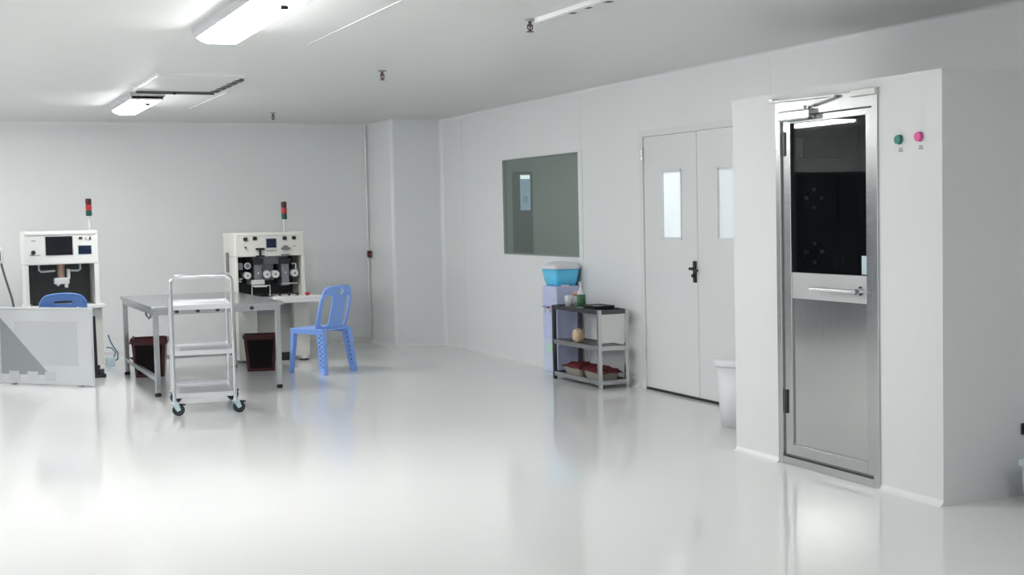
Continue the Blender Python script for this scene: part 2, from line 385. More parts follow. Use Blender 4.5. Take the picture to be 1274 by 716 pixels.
b = MB(); b.box(0, hw, 0, 0.02, -0.02, 0); b.box(0, 0.02, 0.02, hl, -0.02, 0); b.build('frame', 'strip_white', ht)
MB().box(0.02, hw, hl-0.022, hl, -0.045, 0).build('far_gap_shade', 'gap_dark', ht)  # dark strip stands for the shadow in the far gap
MB().box(hw-0.02, hw, 0.02, hl-0.022, -0.012, 0).build('side_edge', 'mark_grey', ht)
for k in range(5):
    y = 0.2+0.22*k
    MB().box(hw-0.035+0.0*(k % 2), hw+0.03, y, y+0.14, -0.03, -0.012, bev=0.003).build('hinge_bracket', 'gap_dark', ht)
MB().cyl((0.33, hl-0.03, -0.05), (0.33, hl-0.03, -0.03), 0.012, n=10).build('latch', 'black', ht)

# back-wall conduit
cp = thing('conduit_pipe', 'thin white vertical pipe on the back wall beside the column', 'pipe', (4.885, YB-0.045, 0.07))
MB().cyl((0, 0.02, 0), (0, 0.02, H-0.10), 0.012, n=12).build('pipe', 'strip_white', cp)
MB().cyl((0.0, 0.02, 0), (0.0, 0.02, 0.03), 0.016, n=12).build('collar', 'strip_white', cp)
s_ = thing('alarm_button', 'tiny dark red button box on the thin wall pipe', 'button', (4.885, YB-0.05, 1.06))
MB().box(-0.022, 0.022, -0.03, 0.012, -0.04, 0.04, bev=0.006).build('housing', 'dark_red_lamp', s_)
MB().cyl((0, -0.028, 0), (0, -0.042, 0), 0.013, n=12).build('push_cap', 'red_lamp', s_)

# ------------------------------------------------------------------ air shower cabin
sh = thing('air_shower', 'white air shower cabin with a stainless steel glazed door', 'cabin', (XS, YS, 0))
D = XR-XS-0.002; L = YS1-YS        # local x into the wall, y along the face
oy0, oy1, oz1 = 5.602-YS, 6.508-YS, 2.115
b = MB()
b.box(0, 0.06, 0, oy0, 0, HS); b.box(0, 0.06, oy1, L, 0, HS); b.box(0, 0.06, oy0, oy1, oz1, HS)
b.box(0.06, D, 0, 0.05, 0, HS); b.box(0.06, D, L-0.05, L, 0, HS); b.box(D-0.05, D, 0.05, L-0.05, 0, HS); b.box(0.06, D-0.05, 0.05, L-0.05, HS-0.05, HS)
b.build('body', 'shower_white', sh)
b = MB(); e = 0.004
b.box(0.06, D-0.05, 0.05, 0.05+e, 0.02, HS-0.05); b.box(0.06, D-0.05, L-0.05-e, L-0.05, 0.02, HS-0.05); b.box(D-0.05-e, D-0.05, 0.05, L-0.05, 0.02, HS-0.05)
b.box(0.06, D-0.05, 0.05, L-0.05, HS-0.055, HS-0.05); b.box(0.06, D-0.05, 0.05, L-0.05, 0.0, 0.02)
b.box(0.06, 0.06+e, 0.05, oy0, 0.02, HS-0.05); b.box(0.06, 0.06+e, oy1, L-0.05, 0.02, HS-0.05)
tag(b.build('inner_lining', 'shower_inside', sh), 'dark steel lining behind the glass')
# frame
fo, fw = 0.012, 0.045
b = MB()
b.box(-fo, 0.06, oy0, oy0+fw, 0.0, oz1, bev=0.003); b.box(-fo, 0.06, oy1-fw, oy1, 0.0, oz1, bev=0.003)
b.box(-fo, 0.06, oy0+fw, oy1-fw, oz1-0.09, oz1, bev=0.003); b.box(-fo, 0.06, oy0+fw, oy1-fw, 0.0, 0.05, bev=0.003)
b.build('door_frame', 'steel', sh)
# door
dy0, dy1, dz0, dz1 = oy0+fw+0.003, oy1-fw-0.003, 0.054, oz1-0.094
gy0, gy1 = 5.712-YS, 6.384-YS
x0, x1 = 0.002, 0.045
b = MB()
b.box(x0, x1, dy0, gy0, dz0, dz1, bev=0.003); b.box(x0, x1, gy1, dy1, dz0, dz1, bev=0.003)
b.box(x0, x1, gy0, gy1, dz0, 0.122, bev=0.002); b.box(x0, x1, gy0, gy1, 1.985, dz1, bev=0.002)
door = b.build('door', 'steel', sh)
MB().box(0.006, 0.04, gy0, gy1, 0.978, 1.128, bev=0.003).build('middle_rail', 'rail_satin', door)
MB().box(0.014, 0.034, gy0, gy1, 0.122, 0.978).build('lower_panel', 'steel_satin', door)
b = MB(); q = 0.005
b.box(0.008, 0.016, gy0, gy1, 0.122, 0.122+q); b.box(0.008, 0.016, gy1-q, gy1, 0.122, 0.978); b.box(0.008, 0.016, gy0, gy0+q, 0.122, 0.978)
b.build('panel_gasket', 'mark_grey', door)
MB().box(0.018, 0.026, gy0, gy1, 1.128, 1.985).build('glass_pane', 'tinted_glass', door)
b = MB(); b.cyl((-0.05, 6.13-YS, 1.046), (-0.05, 5.73-YS, 1.046), 0.011); 
for yy in (6.10, 5.76): b.cyl((-0.05, yy-YS, 1.046), (0.008, yy-YS, 1.046), 0.009)
b.cyl((0.0, 5.76-YS, 1.046), (0.008, 5.76-YS, 1.046), 0.026); b.cyl((-0.055, 5.73-YS, 1.046), (-0.045, 5.73-YS, 1.046), 0.016)
tag(b.build('handle', 'chrome', door), 'horizontal chrome pull bar')
MB().box(0.0155, 0.0178, gy0+0.004, gy0+0.055, 1.135, 1.235).build('sticker', 'sticker_blue', door)
MB().box(-0.006, 0.004, dy1-0.034, dy1-0.008, 0.30, 0.44, bev=0.002).build('hinge', 'black', door)
MB().box(-0.006, 0.004, dy1-0.034, dy1-0.012, 1.80, 1.94, bev=0.002).build('hinge', 'dark_steel', door)
cl = MB().box(-0.055, 0.0, 6.14-YS, 6.43-YS, 1.995, 2.055, bev=0.012, seg=3).build('door_closer', 'steel_bright', sh)
b = MB(); b.bar((-0.035, 6.16-YS, 2.065), (-0.03, 5.92-YS, 2.10), 0.02, 0.008); b.bar((-0.03, 5.92-YS, 2.105), (-0.03, 6.52-YS, 2.118), 0.022, 0.008)
b.cyl((-0.035, 6.2-YS, 2.05), (-0.035, 6.2-YS, 2.075), 0.014); b.box(-0.045, 0.0, 6.49-YS, 6.53-YS, 2.112, 2.135, bev=0.003)
b.build('closer_arm', 'steel', cl)
MB().box(-0.03, 0.0, 5.60-YS, 5.80-YS, 2.085, 2.12, bev=0.003).build('header_plate', 'steel_satin', sh)
MB().box(-0.0128, 0.03, dy0, dy1, 0.0465, 0.057).build('bottom_gasket', 'black', door)
# interior: jet nozzles on the far inner side wall, and a light box
for z in (1.555, 1.215):
    cx = 5.13-XS; yw = L-0.055
    b = MB().cyl((cx, yw, z), (cx, yw-0.012, z), 0.062, n=24)
    nz = b.build('jet_nozzle', 'cavity_black', sh)
    MB().tube([(cx+0.056*math.cos(t), yw-0.016, z+0.056*math.sin(t)) for t in (2*math.pi*k/24 for k in range(24))], 0.014, 8, closed=True).build('ring', 'steel_bright', nz)
    for a_ in (0.1, math.pi/2, math.pi-0.1, -math.pi/2):
        ux, uz = math.cos(a_), math.sin(a_); MB().box(cx+0.058*ux-0.014, cx+0.058*ux+0.014, yw-0.038, yw-0.03, z+0.058*uz-0.011, z+0.058*uz+0.011, bev=0.003).build('clip', 'lid_white', nz)  # white tabs imitate lamp glints around the nozzle
    MB().lathe([(0.0, -0.035), (0.02, -0.03), (0.034, -0.012), (0.038, 0.0)], n=16).build('ball_jet', 'chrome', nz)
    o = nz.children[-1]; o.matrix_local = Matrix.Translation((cx, yw-0.012, z)) @ Matrix.Rotation(math.radians(-90), 4, 'X')
b = MB().box(5.02-XS, 5.35-XS, L-0.09, L-0.055, 1.80, 1.94, bev=0.004)
lb_ = b.build('inner_light_box', 'shower_inside', sh)
MB().box(5.025-XS, 5.04-XS, L-0.094, L-0.09, 1.81, 1.93).build('diffuser_edge', 'mark_grey', lb_)
for yy, zz, m_, r in ((5.435, 1.837, 'button_green', 0.025), (5.285, 1.843, 'button_pink', 0.025)):
    bz = MB().cyl((0, yy-YS, zz), (-0.006, yy-YS, zz), r+0.004, n=20).build('push_button', 'chrome', sh)
    c_ = MB().cyl((-0.006, yy-YS, zz), (-0.022, yy-YS, zz), r, r*0.92, n=20).build('cap', m_, bz)
    tag(bz, 'round green push button' if 'green' in m_ else 'round pink push button')
    b = MB()
    for k, ww in enumerate((0.012, 0.016)):
        b.box(-0.001, 0.0, yy-YS-0.004-ww, yy-YS-0.002, zz-0.052-0.011*k, zz-0.044-0.011*k); b.box(-0.001, 0.0, yy-YS+0.001, yy-YS+ww*0.8, zz-0.052-0.011*k, zz-0.044-0.011*k)
    b.build('caption_marks', 'mark_grey', bz)
b = MB()
n = 5; prof = [(0, 0)] + [(-0.03*(1-math.sin(t)), 0.03*(1-math.cos(t))) for t in (math.pi/2*k/n for k in range(n+1))]
for ya, yb in ((0.0, oy0), (oy1, L)): MB().loft([[(q[0], ya, q[1]) for q in prof], [(q[0], yb, q[1]) for q in prof]]).build('floor_seal', 'strip_white', sh)
so = thing('cable_gland', 'small black fitting low on the cabin side at the right edge', 'fitting', (5.13, YS-0.001, 0.345))
MB().box(-0.035, 0.035, -0.012, 0, -0.03, 0.03, bev=0.004).build('plate', 'black', so)
MB().cyl((0, -0.01, 0), (0, -0.04, 0), 0.018, n=14).build('plug', 'rubber', so)
bx_ = thing('storage_box', 'pale blue plastic box on the floor at the right edge', 'box', (5.085, 4.86, 0))
b = MB().loft([rrect(0, 0, 0.29, 0.2, 0.02, 0.0), rrect(0, 0, 0.31, 0.22, 0.02, 0.2)]); b.build('body', 'pale_blue_box', bx_)
MB().loft([rrect(0, 0, 0.33, 0.24, 0.022, 0.2), rrect(0, 0, 0.33, 0.24, 0.022, 0.225), rrect(0, 0, 0.30, 0.21, 0.02, 0.235)]).build('lid', 'pale_blue_box', bx_)

# ------------------------------------------------------------------ stainless work table
tb = thing('work_table', 'long stainless steel work table behind the trolley', 'table', (1.76, 11.58, 0))
TW, TL, TH = 1.14, 1.97, 0.775
MB().box(0, TW, 0, TL, TH-0.03, TH, bev=0.006).build('tabletop', 'table_steel', tb)
b = MB(); b.box(0.02, TW-0.02, 0.02, 0.04, TH-0.075, TH-0.03); b.box(0.02, TW-0.02, TL-0.04, TL-0.02, TH-0.075, TH-0.03); b.box(0.02, 0.04, 0.04, TL-0.04, TH-0.075, TH-0.03); b.box(TW-0.04, TW-0.02, 0.04, TL-0.04, TH-0.075, TH-0.03)
b.build('apron', 'table_steel', tb)
for x in (0.04, TW-0.04):
    for y in (0.05, TL-0.05):
        lg = MB().box(x-0.022, x+0.022, y-0.022, y+0.022, 0.03, TH-0.03, bev=0.005).build('leg', 'table_steel', tb)
        MB().cyl((x, y, 0), (x, y, 0.03), 0.027, n=14).build('foot', 'black', lg)
b = MB(); b.box(0.062, TW-0.062, TL-0.065, TL-0.035, 0.13, 0.17); b.box(0.025, 0.055, 0.072, TL-0.072, 0.13, 0.17)
b.build('stretcher', 'table_steel', tb)
for x in (0.2, 0.38, 0.55, 0.85): MB().box(x, x+0.03, 0.005, 0.02, TH-0.062, TH-0.036, bev=0.003).build('clip', 'black', tb)
MB().tube([(0.03, 0.55, TH-0.03), (0.03, 0.5, TH-0.1), (0.03, 0.35, TH-0.12), (0.03, 0.25, TH-0.1), (0.03, 0.22, TH-0.03)], 0.008, 8).build('hook_bar', 'dark_steel', tb)

# ------------------------------------------------------------------ trolley
CR = math.radians(-8.5)
ct = thing('trolley', 'three-tier stainless steel trolley on castors in front of the table', 'trolley', (1.728+0.23*math.cos(CR)-0.39*math.sin(CR), 10.385+0.23*math.sin(CR)+0.39*math.cos(CR), 0), CR)
cw, cd_ = 0.46, 0.78
hx, hy = cw/2, cd_/2; r = 0.0145
Z0 = 0.112
pts = [(-hx, -hy, Z0), (-hx, -hy, 0.6), (-hx, -hy, 1.02)] + [(-hx+0.05-0.05*math.cos(a), -hy, 1.025+0.05*math.sin(a)) for a in (math.radians(18*k) for k in range(1, 6))]
pts += [(hx-0.05+0.05*math.cos(a), -hy, 1.025+0.05*math.sin(a)) for a in (math.radians(90-18*k) for k in range(0, 6))] + [(hx, -hy, 0.6), (hx, -hy, Z0)]
MB().tube(pts, r, 10).build('handle_frame', 'cart_tube', ct)
for sx in (-1, 1):
    MB().cyl((sx*hx, hy, Z0), (sx*hx, hy, 0.87), r, n=12).build('post', 'cart_tube', ct)
for z in (0.847, 0.495, 0.165):
    b = MB(); b.box(-hx+0.01, hx-0.01, -hy+0.01, hy-0.01, z-0.018, z-0.008)
    for s in (-1, 1):
        b.box(s*(hx-0.012)-0.006, s*(hx-0.012)+0.006, -hy+0.005, hy-0.005, z-0.03, z+0.006); b.box(-hx+0.01, hx-0.01, s*(hy-0.012)-0.006, s*(hy-0.012)+0.006, z-0.03, z+0.006)
    b.build('tray', 'cart_steel', ct)
def caster(px, py, ang):
    c = MB().cyl((px, py, 0.095), (px, py, Z0+0.004), 0.016, n=12).build('caster', 'cart_steel', ct)
    dx, dy = math.cos(ang), math.sin(ang); wx, wy_ = px+0.028*dx, py+0.028*dy; nx, ny = -dy, dx
    MB().cyl((wx-nx*0.014, wy_-ny*0.014, 0.046), (wx+nx*0.014, wy_+ny*0.014, 0.046), 0.046, n=20).build('wheel', 'rubber', c)
    b = MB()
    for s in (-1, 1): b.bar((px+nx*0.02*s, py+ny*0.02*s, 0.1), (wx+nx*0.02*s, wy_+ny*0.02*s, 0.04), 0.05, 0.004, 0.03, 0.004, side=(dx, dy, 0))
    b.box(px-0.024, px+0.024, py-0.024, py+0.024, 0.092, 0.1); b.build('fork', 'sticker_blue', c)
    MB().bar((wx+0.012*dx, wy_+0.012*dy, 0.088), (wx+0.05*dx, wy_+0.05*dy, 0.083), 0.03, 0.012, side=(nx, ny, 0)).build('brake_tab', 'black', c)
for px, py, a in ((-hx, -hy, 0.2), (hx, -hy, 0.3), (-hx, hy, 0.4), (hx, hy, -0.3)): caster(px, py, a)

# ------------------------------------------------------------------ bins
def red_bin(x, y, label, bag):
    t = thing('waste_bin', label, 'bin', (x, y, 0), math.radians(-14))
    hgt = 0.36
    MB().loft([rrect(0, 0, 0.27, 0.22, 0.03, 0.0), rrect(0, 0, 0.325, 0.27, 0.03, hgt-0.03), rrect(0, 0, 0.35, 0.29, 0.03, hgt-0.03), rrect(0, 0, 0.35, 0.29, 0.03, hgt), rrect(0, 0, 0.32, 0.26, 0.03, hgt), rrect(0, 0, 0.255, 0.205, 0.03, 0.02)], smooth=False).build('body', 'bin_red', t)
    MB().loft([[(-0.105, -0.114, 0.03), (0.105, -0.114, 0.03), (0.128, -0.138, hgt-0.045), (-0.128, -0.138, hgt-0.045)], [(-0.105, -0.11, 0.03), (0.105, -0.11, 0.03), (0.128, -0.133, hgt-0.045), (-0.128, -0.133, hgt-0.045)]]).build('front_panel', 'bag_black', t)
    if bag:
        secs = []
        for k, (ww, dd, z) in enumerate(((0.30, 0.24, hgt-0.06), (0.318, 0.258, hgt+0.012), (0.355, 0.295, hgt+0.02), (0.365, 0.305, hgt-0.035))):
            s = rrect(0, 0, ww, dd, 0.03, z); secs.append([(p[0]+random.uniform(-.006, .006), p[1]+random.uniform(-.006, .006), p[2]+random.uniform(-.012, .012)*(1 if k else 0)) for p in s])
        tag(MB().loft(secs, True, False, True).build('liner', 'bin_red', t), 'crumpled dark red bag rim')
    return t
red_bin(1.985, 13.25, 'dark red waste bin with a crumpled liner under the table', True)
red_bin(3.045, 13.12, 'dark red tapered waste bin in front of the machine by the chair', False)

# ------------------------------------------------------------------ plastic chairs
def chair(loc, rz, label, m, wide):
    t = thing('plastic_chair', label, 'chair', loc, rz, group='blue plastic chairs')
    sw, sd, sz = (0.42, 0.42, 0.44) if not wide else (0.44, 0.42, 0.44)
    b = MB().box(-sw/2, sw/2, -sd/2, sd/2, sz-0.022, sz, bev=0.01, seg=3)
    b.box(-sw/2+0.005, sw/2-0.005, sd/2-0.02, sd/2+0.004, sz-0.06, sz-0.004, bev=0.006); 
    for s in (-1, 1): b.box(s*(sw/2-0.012)-0.01, s*(sw/2-0.012)+0.01, -sd/2+0.01, sd/2-0.01, sz-0.055, sz-0.004, bev=0.005)
    b.build('seat', m, t)
    for sx in (-1, 1):
        MB().bar((sx*(sw/2-0.03), sd/2-0.03, sz-0.02), (sx*(sw/2-0.005), sd/2+0.0, 0), 0.055, 0.045, 0.035, 0.032).build('leg', m, t)
        lg = MB().bar((sx*(sw/2-0.035), -sd/2+0.035, sz-0.01), (sx*(sw/2-0.005), -sd/2-0.025, 0), 0.055, 0.085, 0.045, 0.055, side=(1, 0, 0)).build('leg', m, t)
        b = MB()
        for k in range(8):
            f = 0.12+0.1*k; zz = (sz-0.01)*(1-f); yy = (-sd/2+0.035)*(1-f)+(-sd/2-0.025)*f; xx = sx*((sw/2-0.035)*(1-f)+(sw/2-0.005)*f); hwid = 0.0275-0.005*f
            for o_ in (-0.016, 0.012):
                b.box(xx-hwid-0.0008, xx+hwid+0.0008, yy+o_-0.006, yy+o_+0.006, zz-0.008+0.02*(o_ > 0), zz+0.006+0.02*(o_ > 0))
        b.build('perforation', 'hole_dark', lg)
    # backrest: curved shell with openings
    nu, nv = 64, 64; hb = 0.42; b = MB()
    W0 = 0.205 if not wide else 0.225
    def pos(u, v):
        wv = W0*(1.0 + 0.06*math.sin(math.pi*v))*(1-0.10*max(0, v-0.75)/0.25)
        if wide: wv = W0*(1.0 - 0.06*v)
        ztop = hb*(1 - (0.025 if not wide else 0.10)*abs(u)**2.2 - (0.09 if not wide else 0.14)*max(0, abs(u)-0.7)**2/0.09)
        return (u*wv, -sd/2+0.025 - 0.11*v**1.3 + (0.03 if wide else 0.06)*u*u - 0.015*math.sin(math.pi*v), sz-0.01+v*ztop)
    grid = [[b.bm.verts.new(pos(-1+2*i/nu, j/nv)) for i in range(nu+1)] for j in range(nv+1)]
    def hole(u, v):
        if not wide:
            a = abs(u)
            if 0.06 < v < 0.80:
                lo = 0.46 - 0.06*math.sin(math.pi*min(1, v/0.8)); hi = 0.82
                c = (v-0.43)/0.37
                if lo < a < hi and (abs(c) < 0.75 or ((a-(lo+hi)/2)/((hi-lo)/2))**2 + ((abs(c)-0.75)/0.25)**2 < 1): return True
            return (u/0.17)**2 + ((v-0.87)/0.075)**2 < 1
        else:
            if abs(v-0.80) < 0.035 and abs(u) < 0.36: return True
            if 0.52 < v < 0.60 and abs(u) < 0.62 and (int((u+2)*9) % 2 == 0): return True
            if 0.60 < v < 0.72 and 0.55 < abs(u) < 0.85 and (int((u+2)*14) % 2 == 0 and int(v*30) % 2 == 0): return True
            if 0.10 < v < 0.42 and abs(u) < 0.8 and (int((u+2)*8) % 2 == 0): return True
            return False
    for j in range(nv):
        for i in range(nu):
            if not hole(-1+2*(i+0.5)/nu, (j+0.5)/nv):
                f = b.bm.faces.new((grid[j][i], grid[j][i+1], grid[j+1][i+1], grid[j+1][i])); f.smooth = True
    for v_ in [v for v in b.bm.verts if not v.link_faces]: b.bm.verts.remove(v_)
    o = b.build('backrest', m, t); md = o.modifiers.new('thick', 'SOLIDIFY'); md.thickness = 0.016; md.offset = 0
    # raised rim along both side posts
    b = MB()
    for s in (-1, 1): b.tube([pos(s*0.96, v/10) for v in range(0, 11)], 0.012, 8)
    b.tube([pos(-0.96+1.92*k/16, 0.985) for k in range(17)], 0.011, 8)
    b.build('rim', m, t)
    return t
chair((3.525, 12.615, 0), math.radians(30), 'light blue plastic chair with a round hole in its back', 'blue_plastic', False)
chair((1.205, 13.42, 0), math.radians(-3), 'blue plastic chair coloured as dimly lit, half hidden behind the white board', 'blue_plastic_dimmed', True)

# ------------------------------------------------------------------ low white board
bd = thing('partition_board', 'low white freestanding board in front of the blue chair', 'board', (0.62, 13.43, 0), math.atan2(-0.76, 0.735))
BW, BH = 1.085, 0.725
MB().box(0, BW, 0, 0.025, 0.012, BH, bev=0.003).build('panel', 'board_white', bd)
MB().box(0.2, 0.93, -0.002, 0.0, 0.19, 0.6).build('inset_sheet', 'board_inset', bd)
MB().prism([(0.03, 0.10), (0.03, 0.635), (0.60, 0.10)], 'y', -0.0035, -0.002).build('grey_triangle', 'board_grey', bd)  # flat grey triangle over the lower left of the board face
b = MB()
for x in (0.12, 0.34, 0.54): b.box(x, x+0.12, -0.0055, -0.0035, 0.045, 0.13)
b.build('vent_plate', 'board_inset', bd)
b = MB(); b.box(0, BW, -0.006, 0.03, BH-0.014, BH+0.004, bev=0.003); b.box(-0.006, 0.02, -0.006, 0.03, 0.01, BH, bev=0.003); b.box(BW-0.02, BW+0.006, -0.006, 0.03, 0.01, BH, bev=0.003)
b.build('edge_trim', 'board_white', bd)
for x in (0.15, BW-0.15): MB().box(x-0.02, x+0.02, -0.0, 0.05, 0, 0.014, bev=0.003).build('foot', 'mark_grey', bd)
st = thing('floor_stand', 'black upright with a flat foot at the right edge of the white board', 'stand', (1.485, 13.42, 0))
MB().bar((0.0, 0, 0.03), (0.01, 0, 0.60), 0.055, 0.03, 0.02, 0.03).build('upright', 'black', st)
MB().box(-0.03, 0.10, -0.04, 0.10, 0, 0.035, bev=0.006).build('foot', 'black', st)
MB().cyl((0.06, 0.03, 0.035), (0.06, 0.03, 0.08), 0.03, n=14).build('pedal', 'dark_steel', st)

# ------------------------------------------------------------------ bench machines
def signal_tower(par, x, y, z0, z1, z2):
    p = MB().cyl((x, y, z0), (x, y, z1), 0.011, n=12).build('signal_tower', 'mech_light', par)
    hgt = (z2-z1)/3
    for k, m_ in enumerate(('green_lamp', 'red_lamp', 'dark_red_lamp')):
        MB().cyl((x, y, z1+k*hgt+0.003), (x, y, z1+(k+1)*hgt-0.003), 0.03, n=18).cyl((x, y, z1+k*hgt), (x, y, z1+(k+1)*hgt), 0.026, n=18).build('lamp_segment', m_, p)
    MB().lathe([(0.0, z2+0.006), (0.02, z2+0.005), (0.03, z2), (0.0, z2)], x, y, n=18).build('cap', 'cavity_black', p)
def knob(par, x, z, r, m_, nm='button', y=0.0, d=0.018):
    return MB().cyl((x, y, z), (x, y-d, z), r, r*0.9, n=14).build(nm, m_, par)
def plate(par, x0, x1, z0, z1, m_, nm, y=0.0, d=0.006, bev=0.002):
    return MB().box(x0, x1, y-d, y, z0, z1, bev=bev).build(nm, m_, par)

# left machine
m1 = thing('bonding_machine', 'white bench machine with a black screen behind the dimmed blue chair', 'machine', (0.91, 13.85, 0), group='bench machines')
Wm = 0.70; top = 1.432
b = MB(); b.box(0, Wm, 0, 0.55, 1.10, top, bev=0.012); b.build('control_head', 'machine_white', m1)
MB().box(0.02, Wm-0.02, -0.012, 0.0, 1.395, 1.418, bev=0.004).build('visor', 'machine_white', m1)
for xa, xb in ((0, 0.035), (Wm-0.045, Wm)): MB().box(xa, xb, 0.0, 0.55, 0.69, 1.10, bev=0.004).build('side_wall', 'machine_white', m1)
MB().box(0.035, Wm-0.045, 0.42, 0.55, 0.69, 1.10).build('cavity_back', 'cavity', m1)
MB().box(0.02, Wm+0.02, 0.05, 0.55, 0.07, 0.655, bev=0.006).build('base_cabinet', 'machine_cream', m1)
MB().box(-0.01, Wm+0.045, -0.05, 0.56, 0.655, 0.692, bev=0.006).build('worktop', 'machine_white', m1)
for x in (0.06, Wm-0.04):
    for y in (0.1, 0.5): MB().cyl((x, y, 0), (x, y, 0.07), 0.025, n=12).build('levelling_foot', 'black', m1)
plate(m1, 0.2, 0.455, 1.193, 1.378, 'screen', 'screen'); plate(m1, 0.19, 0.465, 1.183, 1.388, 'mech_light', 'bezel', d=0.003)
plate(m1, 0.508, 0.632, 1.197, 1.282, 'screen_blue', 'display'); plate(m1, 0.50, 0.64, 1.19, 1.29, 'sticker_blue', 'bezel', d=0.003)
knob(m1, 0.085, 1.225, 0.022, 'black', 'selector_knob'); plate(m1, 0.05, 0.15, 1.192, 1.2, 'mark_grey', 'marking', d=0.001, bev=0)
plate(m1, 0.07, 0.11, 1.335, 1.345, 'mark_grey', 'marking', d=0.001, bev=0); plate(m1, 0.515, 0.55, 1.345, 1.368, 'black', 'switch', d=0.012)
knob(m1, 0.582, 1.355, 0.007, 'mark_grey', 'pilot_light'); MB().prism([(0.612, 1.34), (0.634, 1.34), (0.628, 1.37), (0.62, 1.375)], 'y', -0.012, 0).build('warning_mark', 'black', m1)
hm = MB().cyl((0.345, 0.12, 0.96), (0.345, 0.12, 1.10), 0.036, n=20).build('press_spindle', 'copper', m1)
b = MB().box(0.275, 0.42, 0.07, 0.17, 0.90, 0.965, bev=0.012); b.box(0.30, 0.325, 0.06, 0.12, 0.885, 0.91, bev=0.004); b.box(0.375, 0.405, 0.06, 0.12, 0.865, 0.905, bev=0.004); b.box(0.40, 0.43, 0.08, 0.15, 0.95, 1.05, bev=0.006)
b.build('clamp_head', 'mech_light', hm)
for x0, x1 in ((0.14, 0.29), (0.40, 0.53)):
    xo = x0 if x0 < 0.3 else x1; xi = x1 if x0 < 0.3 else x0
    MB().tube([(xo, 0.12, 1.10), (xo, 0.12, 1.045), (xo+(0.02 if x0 < 0.3 else -0.02), 0.11, 1.03), (xi, 0.11, 1.035)], 0.011, 8).build('air_pipe', 'mech_light', m1)
MB().lathe([(0.0, 0.692), (0.03, 0.692), (0.028, 0.72), (0.015, 0.735), (0.0, 0.735)], 0.1, 0.2, n=14).build('stop_pin', 'cavity_black', m1)
signal_tower(m1, 0.635, 0.12, top, 1.575, 1.745)

# right machine
m2 = thing('press_machine', 'cream bench machine with exposed press rollers behind the light blue chair', 'machine', (2.955, 13.75, 0), group='bench machines')
Wm = 0.735; top = 1.368
MB().box(0, Wm, 0, 0.58, 1.115, top, bev=0.012).build('control_head', 'machine_cream', m2)
MB().box(0.03, Wm-0.05, -0.008, 0.0, 1.335, 1.348, bev=0.003).build('visor', 'machine_white', m2)
for xa, xb in ((0, 0.028), (Wm-0.035, Wm)): MB().box(xa, xb, 0, 0.58, 0.70, 1.115, bev=0.004).build('side_wall', 'machine_cream', m2)
MB().box(0.028, Wm-0.035, 0.40, 0.58, 0.70, 1.115).build('cavity_back', 'cavity_black', m2)
b = MB(); b.box(0.02, 0.22, 0.04, 0.58, 0.03, 0.64, bev=0.006); b.build('base_pillar', 'machine_cream', m2)
MB().box(0.22, 0.60, 0.10, 0.58, 0.09, 0.64).build('base_panel', 'machine_grey', m2)
MB().box(0.60, 0.765, 0.0, 0.58, 0.05, 0.64, bev=0.006).build('base_column', 'machine_cream', m2)
MB().box(0.23, 0.60, 0.098, 0.1, 0.5, 0.60).build('louvre_plate', 'mark_grey', m2)
MB().box(0.1, 0.62, 0.12, 0.5, 0.0, 0.09).build('plinth', 'black', m2)
ft = MB().cyl((0.71, 0.05, 0.0), (0.71, 0.05, 0.05), 0.05, n=18).build('foot', 'black', m2)
MB().cyl((0.71, 0.05, 0.02), (0.71, 0.05, 0.06), 0.053, n=18).build('collar', 'machine_white', ft)
MB().box(-0.005, 0.40, -0.12, 0.40, 0.64, 0.70, bev=0.006).build('infeed_bed', 'table_steel', m2)
wt = MB().box(0.35, Wm+0.10, -0.30, 0.40, 0.635, 0.70, bev=0.008).build('worktop', 'machine_white', m2)
MB().lathe([(0.0, 0.735), (0.02, 0.733), (0.028, 0.725), (0.028, 0.715), (0.016, 0.712), (0.016, 0.70), (0.0, 0.70)], 0.70, -0.2, n=18).build('emergency_stop', 'red_button', m2)
b = MB()
for x in (0.42, 0.52, 0.61): b.box(x, x+0.02, -0.12, -0.09, 0.70, 0.722, bev=0.003)
b.build('guide_pin', 'black', m2)
plate(m2, 0.33, 0.436, 1.205, 1.30, 'screen_blue', 'screen'); plate(m2, 0.32, 0.446, 1.196, 1.31, 'mech_light', 'bezel', d=0.003)
for x, z in ((0.11, 1.30), (0.21, 1.305), (0.525, 1.302), (0.625, 1.302)): plate(m2, x-0.02, x+0.02, z-0.018, z+0.018, 'black', 'push_button', d=0.016, bev=0.004)
knob(m2, 0.11, 1.213, 0.01, 'black', 'pilot_light'); plate(m2, 0.615, 0.645, 1.212, 1.222, 'mark_grey', 'marking', d=0.002, bev=0)
for x in (0.345, 0.372, 0.40, 0.43): knob(m2, x, 1.175, 0.006, 'cavity_black', 'toggle')
b = MB(); b.box(0.215, 0.305, -0.03, 0.0, 1.185, 1.205, bev=0.003); b.box(0.25, 0.27, -0.03, 0.0, 1.12, 1.19); b.box(0.215, 0.305, -0.03, 0.0, 1.112, 1.128, bev=0.003); b.build('guide_bracket', 'cavity_black', m2)
b = MB(); b.box(0.485, 0.575, -0.03, 0.0, 1.185, 1.205, bev=0.003); b.box(0.51, 0.55, -0.03, 0.0, 1.2, 1.225, bev=0.004); b.box(0.485, 0.575, -0.03, 0.0, 1.112, 1.135, bev=0.003); b.build('guide_bracket', 'mech_grey', m2)
